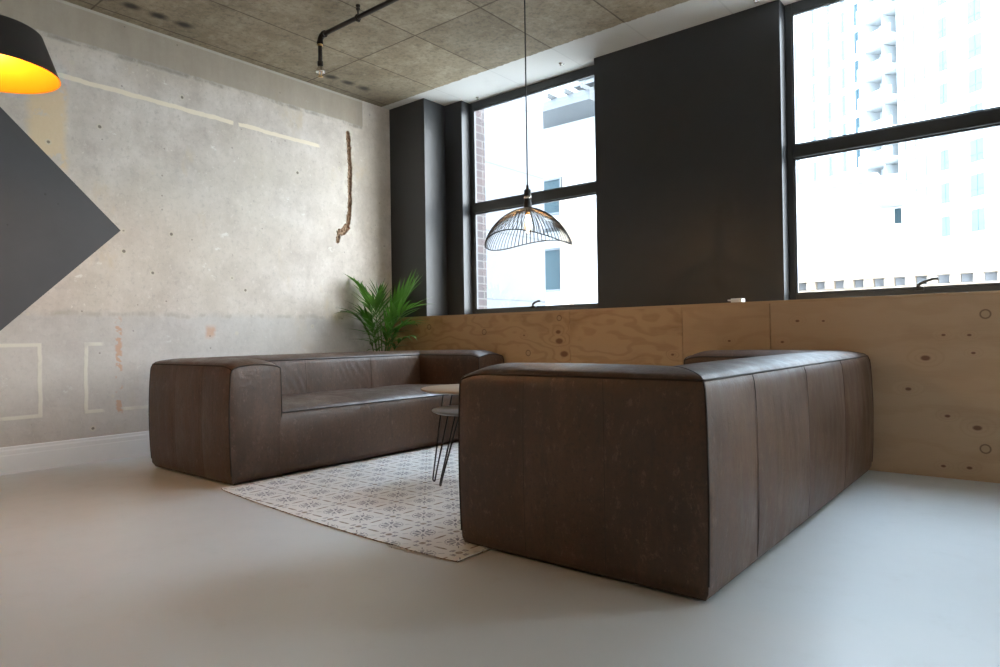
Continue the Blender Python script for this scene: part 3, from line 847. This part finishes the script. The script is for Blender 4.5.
# ------------------------------------------------------------------ black and gold pendant, top left
def drum_pendant(x, y):
    root = empty('drum_pendant_lamp', (x, y, ZC)); tag(root, 'black drum pendant lamp with glowing gold inside, cut off at upper left', 'pendant lamp')
    Z = lambda z: z-ZC
    zb, zt, Rb, Rt = 2.0, 2.185, .2515, .190
    bm = bmesh.new(); lathe(bm, [(0, 0), (.055, 0), (.055, -.015), (.02, -.035), (0, -.035)], 24); obj('ceiling_rose', bm, M_BLACK, root)
    bm = bmesh.new(); tube(bm, [(0, 0, -.02), (0, 0, Z(zt+.03))], .004, 8); obj('cord', bm, M_BLACK, root)
    bm = bmesh.new()
    lathe(bm, [(.03, Z(zt+.004)), (Rt-.012, Z(zt+.002)), (Rt-.003, Z(zt-.004)), (Rt+.001, Z(zt-.014)), (Rb, Z(zb))], 96)
    sh = obj('lamp_shade', bm, simple('matt_black_spun_metal', (.016, .014, .013), .45, var=.1, scale=60), root)
    bm = bmesh.new()
    lathe(bm, [(.03, Z(zt-.004)), (Rt-.014, Z(zt-.004)), (Rt-.006, Z(zt-.014)), (Rb-.0035, Z(zb+.001)), (Rb, Z(zb))], 96)
    t = NT('gold_leaf_lining'); c = t.co(); n = t.noise(t.map(c, (1, 1, .3)), 9, 5, .6)
    t.fin(t.mix(n, (.80, .20, .006), (.88, .26, .010)), .38, t.bump(n, .1, .004), metal=.75)
    ln = obj('shade_lining', bm, t.m, sh); ln['label'] = 'shiny gold lining'
    bm = bmesh.new(); lathe(bm, [(0, Z(zt+.05)), (.022, Z(zt+.045)), (.030, Z(zt+.03)), (.030, Z(zt-.03)), (.022, Z(zt-.05)), (0, Z(zt-.05))], 20); obj('lamp_socket', bm, M_BLACK, root)
    bm = bmesh.new(); lathe(bm, [(.014, Z(zt-.048)), (.018, Z(zt-.065)), (.030, Z(zt-.09)), (.030, Z(zt-.112)), (.018, Z(zt-.132)), (0, Z(zt-.138))], 20)
    obj('light_bulb', bm, m_emit('warm_white_bulb', (1.0, .66, .34), 5.0), root, smooth=True)
    l = bpy.data.lights.new('bulb_light', 'POINT'); l.energy = 17; l.color = (1, .58, .26); l.shadow_soft_size = .032
    lo = bpy.data.objects.new('bulb_light', l); COL.objects.link(lo); lo.parent = root; lo.location = (0, 0, Z(zt-.165))
drum_pendant(1.827, -3.752)

# ------------------------------------------------------------------ iron pipe with sprinkler under the slab
def pipe():
    yP, zP = -1.505, 3.155; x0 = 1.041
    root = empty('sprinkler_pipe', (x0, yP, ZC)); tag(root, 'dark iron sprinkler pipe hung below the concrete ceiling', 'pipe')
    iron = simple('rusty_black_iron', (.035, .026, .020), .55, .4, var=.5, scale=45, bump=.2)
    r = .0165; Z = lambda z: z-ZC
    bm = bmesh.new(); tube(bm, [(.04, 0, Z(zP)), (6.0, 0, Z(zP))], r, 14); obj('pipe_run', bm, iron, root)
    bm = bmesh.new(); P = []
    for k in range(9):
        a = k/8*PI/2; P.append((.045-.045*sin(a), 0, Z(zP)-.045+.045*cos(a)))
    tube(bm, P, r*1.28, 14); lathe(bm, [(r*1.5, Z(zP-.066)), (r*1.5, Z(zP-.045))], 16, (0, 0, 0))
    tube(bm, [(.040, 0, Z(zP)), (.062, 0, Z(zP))], r*1.5, 16)
    obj('elbow', bm, iron, root)
    bm = bmesh.new(); tube(bm, [(0, 0, Z(zP-.045)), (0, 0, Z(zP-.22))], r*.95, 14); obj('drop_pipe', bm, iron, root)
    bm = bmesh.new(); lathe(bm, [(r, Z(zP-.062)), (r*1.25, Z(zP-.064)), (r*1.25, Z(zP-.076)), (r, Z(zP-.078))], 16); obj('collar', bm, M_BRASSY, root)
    bm = bmesh.new(); lathe(bm, [(r*.9, Z(zP-.19)), (r*1.35, Z(zP-.195)), (r*1.35, Z(zP-.225)), (r*1.0, Z(zP-.232))], 16); obj('coupling', bm, iron, root)
    h = empty('sprinkler_head', (x0, yP, zP-.225)); h.parent = root; h.location = (0, 0, Z(zP-.225))
    bm = bmesh.new()
    lathe(bm, [(0, 0), (.017, 0), (.019, -.012), (.026, -.022), (.034, -.040), (.035, -.052), (.029, -.056), (.0, -.040)], 20)
    obj('cup', bm, M_STEEL, h)
    bm = bmesh.new()
    for s in (-1, 1): tube(bm, [(s*.012, 0, -.045), (s*.016, 0, -.062), (s*.010, 0, -.078), (0, 0, -.084)], .0028, 6)
    lathe(bm, [(0, -.084), (.020, -.084), (.021, -.086), (0, -.087)], 16)
    obj('deflector', bm, M_BRASSY, h)
    for dx in (.452, 2.25, 4.05):
        bm = bmesh.new()
        P = [(dx, (r+.003)*cos(a), Z(zP)+(r+.003)*sin(a)) for a in [2*PI*k/16 for k in range(16)]]
        tube(bm, P, .006, 6, closed=True)
        tube(bm, [(dx, 0, Z(zP)+r), (dx, 0, -.001)], .006, 8)
        lathe(bm, [(0, -.035), (.014, -.035), (.014, -.022), (.009, -.020), (.009, -.012), (.016, -.010), (.016, 0), (0, 0)], 10, (dx, 0, 0))
        box(bm, dx-.010, dx+.010, -.012, .012, Z(zP)-r-.014, Z(zP)-r-.002, .002)
        obj('pipe_hanger', bm, iron, root)
pipe()
# screw hooks in the white strip above the windows
for (x, y) in ((.93, .44), (2.02, .30), (3.70, .30)):
    bm = bmesh.new(); lathe(bm, [(0, 0), (.016, 0), (.016, -.006), (.006, -.010), (.006, -.022), (0, -.022)], 12, (0, 0, 0))
    tube(bm, [(0, 0, -.018), (.014, 0, -.024), (.030, 0, -.020), (.036, 0, -.012)], .004, 6)
    o = obj('ceiling_hook', bm, M_STEEL, None, loc=(x, y, ZC))
    tag(o, {0: 'small metal hook in white ceiling strip at left end of left window', 2: 'small metal hook in white ceiling strip at right end of left window', 3: 'small metal hook in the ceiling strip above the dark pier'}[int(x)], 'hook', 'hooks in the white ceiling strip')

# ------------------------------------------------------------------ potted palm in the corner
def m_leaf():
    t = NT('palm_leaf'); c = t.co(); n = t.noise(c, 6, 4); f = t.noise(t.map(c, (30, 30, 6)), 8, 3)
    b = t.mix(n, (.016, .062, .010), (.055, .145, .022)); b = t.mix(t.mul(.3, f), b, (.05, .13, .03))
    t.fin(b, .38, t.bump(f, .12, .003), spec=.5)
    tl = t.n('ShaderNodeBsdfTranslucent'); tl.inputs[0].default_value = (.12, .30, .03, 1)
    mx = t.n('ShaderNodeMixShader'); mx.inputs[0].default_value = .28
    t.L(t.b.outputs[0], mx.inputs[1]); t.L(tl.outputs[0], mx.inputs[2]); t.L(mx.outputs[0], t.out.inputs[0]); return t.m
M_LEAF = m_leaf(); M_STEM = simple('green_palm_stem', (.09, .15, .04), .5, var=.3)
def leaflet(bm, base, d, side, L, W, droop):
    """narrow folded blade"""
    d = d.normalized(); up = Vector((0, 0, 1)); P = []
    n = 8; p = base.copy(); dd = d.copy()
    for i in range(n+1):
        P.append((p.copy(), dd.copy())); p = p + dd*(L/n); dd = (dd + Vector((0, 0, -droop/n))).normalized()
    rows = []
    P = [(Vector((max(q.x, -.285), min(q.y, .285), q.z)), t) for q, t in P]
    for i, (q, t) in enumerate(P):
        u = i/n; wd = W*(sin(PI*min(1, u*.9+.1))**.7)*(1-u**3) + .0006
        s_ = t.cross(up); s_ = s_.normalized() if s_.length > .05 else side
        nn = s_.cross(t)
        rows.append([bm.verts.new(q + s_*wd + nn*wd*.35), bm.verts.new(q), bm.verts.new(q - s_*wd + nn*wd*.35)])
    for i in range(n):
        for k in range(2):
            f = bm.faces.new((rows[i][k], rows[i][k+1], rows[i+1][k+1], rows[i+1][k])); f.smooth = True
def frond(root, pts, nl, Ll, droop, spread=1.0, start=.42, rz=0, zb=.2):
    """pts: control points of the rachis (local)"""
    pts = [Vector(p) for p in pts]
    def bez(t):
        a = [p.copy() for p in pts]
        while len(a) > 1: a = [a[i].lerp(a[i+1], t) for i in range(len(a)-1)]
        return a[0]
    C_ = [bez(i/24) for i in range(25)]
    bm = bmesh.new(); tube(bm, C_, lambda u: .0065*(1-.8*u)+.001, 6)
    st = obj('stem', bm, M_STEM, root)
    bm = bmesh.new()
    for k in range(nl):
        u = start + (1-start)*(k/(nl-1))**.9
        p = bez(min(u, 1)); t = (bez(min(1, u+.02)) - bez(u-.02)).normalized()
        side = t.cross(Vector((0, 0, 1)))
        side = side.normalized() if side.length > .05 else Vector((cos(rz), sin(rz), 0))
        for s in (-1, 1):
            q = (u-start)/(1-start)
            ang = (1.05 - .75*q)*spread
            d = t*cos(ang) + side*s*sin(ang) + Vector((0, 0, zb+rnd.uniform(-.08, .08)))
            leaflet(bm, p, d, side, 1.25*Ll*(.70+.5*sin(PI*(q*.8+.12)))*rnd.uniform(.85, 1.1), .0165*rnd.uniform(.8, 1.15), droop*rnd.uniform(.6, 1.3))
    leaflet(bm, C_[-1], (C_[-1]-C_[-2]), Vector((1, 0, 0)), Ll*.8, .010, droop*.6)
    obj('frond', bm, M_LEAF, st)
def palm():
    bx, by = .300, -.300
    root = empty('potted_palm', (bx, by, 0)); tag(root, 'green potted palm in the corner behind the far sofa', 'plant')
    bm = bmesh.new(); lathe(bm, [(0, 0), (.105, 0), (.115, .01), (.150, .33), (.152, .34), (.160, .342), (.160, .36), (.146, .36), (.140, .33), (0, .32)], 40)
    obj('plant_pot', bm, simple('charcoal_ceramic', (.06, .06, .062), .5), root)
    bm = bmesh.new(); lathe(bm, [(0, .335), (.142, .330)], 24)
    soil = simple('potting_soil', (.03, .02, .013), .95, var=.6, scale=80, bump=.8); obj('soil', bm, soil, root)
    # picture-right direction is (+.775,+.632); picture-depth is (-.632,+.775)
    def W(r, d, z): return (r*R2.x + d*F2.x, r*R2.y + d*F2.y, z)
    fr = [  # (control points r,d,z), leaflets, length, droop
      ([(.00, 0, .33), (.02, 0, .80), (.07, .0, 1.08), (.25, -.03, 1.25)], 10, .29, .22, 1.2, .45),
      ([(.02, 0, .33), (.05, -.04, .75), (.10, -.10, 1.06), (.28, -.16, 1.12)], 9, .25, .6, 1.25, .15),
      ([(.00, 0, .33), (.02, .03, .75), (.06, .06, 1.0), (.16, .10, 1.14)], 9, .24, .45, 1.2, .3),
      ([(-.02, 0, .33), (-.06, .02, .85), (-.08, .03, 1.20), (-.20, .02, 1.34)], 10, .22, .7, 1.25, .1),
      ([(-.03, 0, .33), (-.06, .0, .75), (-.12, -.02, 1.02), (-.27, -.03, 1.09)], 6, .18, .9, .9, .0),
      ([(.00, 0, .33), (-.01, -.05, .75), (-.02, -.12, 1.04), (-.02, -.22, 1.15)], 10, .25, .5, 1.25, .2),
      ([(.03, .0, .33), (.06, -.02, .65), (.14, -.06, .83), (.27, -.12, .86)], 5, .14, 1.1, 1.0, .1),
      ([(.00, .02, .33), (.00, .05, .80), (-.03, .10, 1.10), (-.05, .12, 1.26)], 9, .20, .4, 1.2, .2),
      ([(-.01, .0, .33), (-.03, -.02, .70), (-.06, -.05, .95), (-.14, -.10, 1.04)], 8, .20, .8, 1.2, .1),
      ([(.01, .01, .33), (.05, .03, .75), (.10, .05, .96), (.24, .07, .98)], 8, .22, .9, 1.2, .1),
    ]
    for P, nl, Ll, dr, sp, zb in fr: frond(root, [W(*p) for p in P], nl, Ll, dr, sp, zb=zb)
palm()

# ------------------------------------------------------------------ outside: buildings and street
M_CONC = simple('pale_facade_render', (.32, .325, .32), .8, var=.04, scale=.8, bump=.02)
M_CREAM = simple('cream_stucco', (.26, .21, .16), .8, var=.05, scale=1.5, bump=.03)
M_STREET = simple('pale_paving', (.42, .41, .39), .9, var=.2, scale=3)
M_TEAL = simple('dark_teal_glazing', (.010, .024, .030), .5, 0.0, var=.3, scale=.7, bump=0, spec=.15)
M_TEALL = simple('pale_blue_glazing', (.05, .066, .082), .5, 0.0, var=.25, scale=.5, bump=0, spec=.15)
M_SHADOWY = simple('grey_soffit', (.22, .22, .225), .8)
M_STEELG = simple('weathered_grey_steel', (.05, .055, .06), .5)
def m_brick():
    t = NT('brick_reveal'); c = t.co()
    x, y, z = t.sep(c)
    b = t.n('ShaderNodeTexBrick'); t.L(t.comb(t.math('ADD', x, y), z, 0.0), b.inputs['Vector']); b.inputs['Scale'].default_value = 1.0
    b.inputs['Brick Width'].default_value = .225; b.inputs['Row Height'].default_value = .078; b.inputs['Mortar Size'].default_value = .007
    b.inputs['Color1'].default_value = (.06, .040, .040, 1); b.inputs['Color2'].default_value = (.038, .032, .035, 1); b.inputs['Mortar'].default_value = (.09, .085, .082, 1)
    return t.fin(b.outputs[0], .85, t.bump(b.outputs[1], -.5, .01))
def m_panelwall():
    t = NT('pale_cladding_panels'); c = t.co(); x, y, z = t.sep(c)
    f = t.math('ABSOLUTE', t.math('SUBTRACT', t.math('FRACT', t.math('ADD', t.math('SUBTRACT', z, 3.41), .5)), .5))
    j = t.rng(f, .008, .016, 1.0, 0.0)
    return t.fin(t.mix(j, (.048, .055, .066), (.015, .018, .023)), .55)
bm = bmesh.new(); box(bm, -60, 90, .78, 140, -8.3, -8.0); o = struct('ground', bm, M_STREET)
# our own facade: brick pier left of the window opening
bm = bmesh.new()
box(bm, -.95, .772, .575, .73, -7.9, ZC+.6); 
o = obj('brick_pier', bm, m_brick()); tag(o, 'brick pier outside at the left edge of the left window', 'brick pier')
# neighbour with pale cladding
bm = bmesh.new(); box(bm, -9, -1.0, 1.2, 4.3, -7.95, 11); o = obj('clad_building', bm, m_panelwall()); tag(o, 'pale panel clad building wall filling the left half of the left window', 'building')
# building across the yard seen on the right of the left window
def windows_on(root, rects, yf, glass, frame, prot=.05):
    for (x0, x1, z0, z1) in rects:
        bm = bmesh.new(); t_ = .06
        box(bm, x0, x1, yf-prot, yf+.02, z0, z0+t_); box(bm, x0, x1, yf-prot, yf+.02, z1-t_, z1)
        box(bm, x0, x0+t_, yf-prot, yf+.02, z0+t_, z1-t_); box(bm, x1-t_, x1, yf-prot, yf+.02, z0+t_, z1-t_)
        wdw = obj('window', bm, frame, root)
        boxo('pane', x0+t_, x1-t_, yf-prot*.4, yf, z0+t_, z1-t_, glass, wdw)
root = empty('office_block', (-6, 12, -8)); tag(root, 'white block with steel canopy behind the wire lamp, across the yard', 'building')
def rel(bm_fn, name, mat, root, loc): 
    bm = bmesh.new(); bm_fn(bm)
    for v in bm.verts: v.co -= Vector(loc)
    return obj(name, bm, mat, root)
L0 = (-6, 12, -8)
rel(lambda b: box(b, -12, -2.0, 12, 18, -7.95, 12), 'wall', M_CONC, root, L0)
def canopy(b):
    box(b, -6.45, -4.0, 10.7, 12, 7.15, 7.42)
    for k in range(5): box(b, -6.35+k*.55, -6.30+k*.55, 10.5, 12, 7.42, 7.55)
o = rel(canopy, 'canopy', M_STEELG, root, L0); o['label'] = 'dark steel canopy'
def louv(b):
    for k in range(4): box(b, -5.15, -4.2, 11.7, 12, 7.75+k*.26, 7.80+k*.26)
rel(louv, 'louvre', M_STEELG, root, L0)
o = rel(lambda b: box(b, -5.72, -5.44, 11.75, 12, -7.9, 5.2), 'pilaster', M_CREAM, root, L0); o['label'] = 'beige pilaster'
rel(lambda b: box(b, -7.2, -5.72, 11.4, 12, 4.0, 4.22), 'balcony_slab', M_STEELG, root, L0)
def shift(root, loc):
    for ch in root.children:
        if ch.name.startswith('window'):
            for q in [ch]+list(ch.children): 
                for v in q.data.vertices: v.co -= Vector(loc)
windows_on(root, [(-6.55, -5.78, 2.2, 3.5), (-6.55, -5.78, 4.5, 5.6), (-6.55, -5.78, -.5, 1.2), (-8.6, -7.4, 2.2, 3.5), (-8.6, -7.4, 5.2, 6.6)], 12, M_TEAL, M_STEELG)
shift(root, L0)
# white house with dentil cornice under the tower
L1 = (2, 20, -8); root = empty('white_terrace', L1); tag(root, 'white rendered terrace house with dentil cornice below the tower', 'building')
def wbody(b):
    box(b, -3.4, 1.10, 20, 27, -7.95, 5.9); box(b, 1.10, 1.75, 20.9, 27, -7.95, 5.9); box(b, 1.10, 1.75, 20, 20.9, 4.0, 4.30) ; box(b, 1.10, 1.75, 20, 20.9, 5.0, 5.9)
    box(b, 1.10, 1.75, 20, 20.9, -7.95, 4.0); box(b, 1.75, 14, 20, 27, -7.95, 2.62)
rel(wbody, 'wall', M_CONC, root, L1)
rel(lambda b: box(b, -3.4, 14, 19.97, 20, 2.14, 2.56), 'frieze', M_SHADOWY, root, L1)
def corn(b):
    box(b, -3.5, 14, 19.55, 20, 2.56, 2.72); box(b, -3.5, 14, 19.8, 20, 2.0, 2.30)
    x = -3.3
    while x < 13.8: box(b, x, x+.27, 19.62, 20, 2.30, 2.56); x += .58
rel(corn, 'cornice', M_CREAM, root, L1)
rel(lambda b: box(b, -3.6, 1.2, 19.6, 20, 5.72, 5.95), 'parapet', M_CONC, root, L1)
windows_on(root, [(.35, .62, 3.45, 4.2)], 20, M_SHADOWY, M_CREAM, .03)
windows_on(root, [(1.42, 1.74, 4.32, 4.98)], 20.9, M_TEAL, M_CONC, .03)
windows_on(root, [(-2.6, -1.6, -1.2, .6), (-.4, .6, -1.2, .6), (1.8, 2.8, -1.2, .6), (4, 5, -1.2, .6), (6.2, 7.2, -1.2, .6)], 20, M_TEAL, M_CONC, .03)
shift(root, L1)
# apartment tower: local x runs along the facade towards the camera side, local y goes into the building
ex, ey = .80370, -.59503
root = empty('apartment_tower', (-7.76, 80.155, -8), math.atan2(ey, ex)); tag(root, 'tall white apartment tower with stacked balconies seen through the right window', 'building')
Zt = lambda z: z+8
FLO = [9.9+3.35*k for k in range(11)]            # slab levels
bm = bmesh.new()
box(bm, -26, -3.2, 0, 16, 0, Zt(60)); box(bm, 1.25, 30, 0, 16, 0, Zt(60)); box(bm, -3.2, 1.25, 2.0, 16, 0, Zt(60))
obj('wall', bm, M_CONC, root)
npart = 0
for z in FLO:
    bm = bmesh.new(); box(bm, -3.2, 1.5, -1.1, 2.0, Zt(z-.28), Zt(z)); box(bm, -3.2, 1.5, -1.1, -1.0, Zt(z), Zt(z+1.0)); box(bm, -3.2, -3.1, -1.0, 2, Zt(z), Zt(z+1.0))
    b_ = obj('balcony', bm, M_CONC, root)
    bm = bmesh.new(); box(bm, -.95, -.75, .2, 2, Zt(z), Zt(z+3.05)); obj('divider', bm, M_CONC, b_)
    for (a, b) in ((-2.6, -1.2), (-.5, 1.0)):
        bm = bmesh.new(); box(bm, a, b, 1.90, 2.0, Zt(z), Zt(z+2.6)); obj('balcony_door', bm, M_TEAL, b_)
    bm = bmesh.new(); box(bm, 1.5, 30, -.04, 0, Zt(z-.06), Zt(z+.06)); box(bm, -26, -3.3, -.04, 0, Zt(z-.06), Zt(z+.06)); obj('string_course', bm, M_SHADOWY, root)
for z in FLO[:10]:
    for (a, b, z0, z1, mt) in ((6.35, 7.35, .55, 2.5, M_TEALL), (9.6, 11.0, .55, 2.6, M_TEALL), (14.0, 15.2, .55, 2.6, M_TEALL),
                           (-4.75, -4.1, .3, 2.7, M_TEAL), (-6.9, -6.2, .3, 2.7, M_TEALL), (-9.3, -8.5, .3, 2.7, M_TEALL), (-12.0, -11.3, .3, 2.7, M_TEALL), (-15.3, -14.6, .3, 2.7, M_TEALL)):
        if npart >= 96: break
        npart += 1
        bm = bmesh.new(); box(bm, a, b, -.03, .05, Zt(z+z0), Zt(z+z1))
        box(bm, a-.06, b+.06, -.10, -.02, Zt(z+z0-.08), Zt(z+z0)); box(bm, (a+b)/2-.04, (a+b)/2+.04, -.06, -.02, Zt(z+z0), Zt(z+z1)); box(bm, a, b, -.06, -.02, Zt(z+z0+.6), Zt(z+z0+.68))
        obj('window', bm, mt, root)
for k, s in enumerate((2.1, 3.35, 4.6)):
    bm = bmesh.new()
    for z in FLO: box(bm, s, s+.22, -.03, .05, Zt(z+.4), Zt(z+2.7))
    obj('slit_window_column', bm, M_TEALL, root)
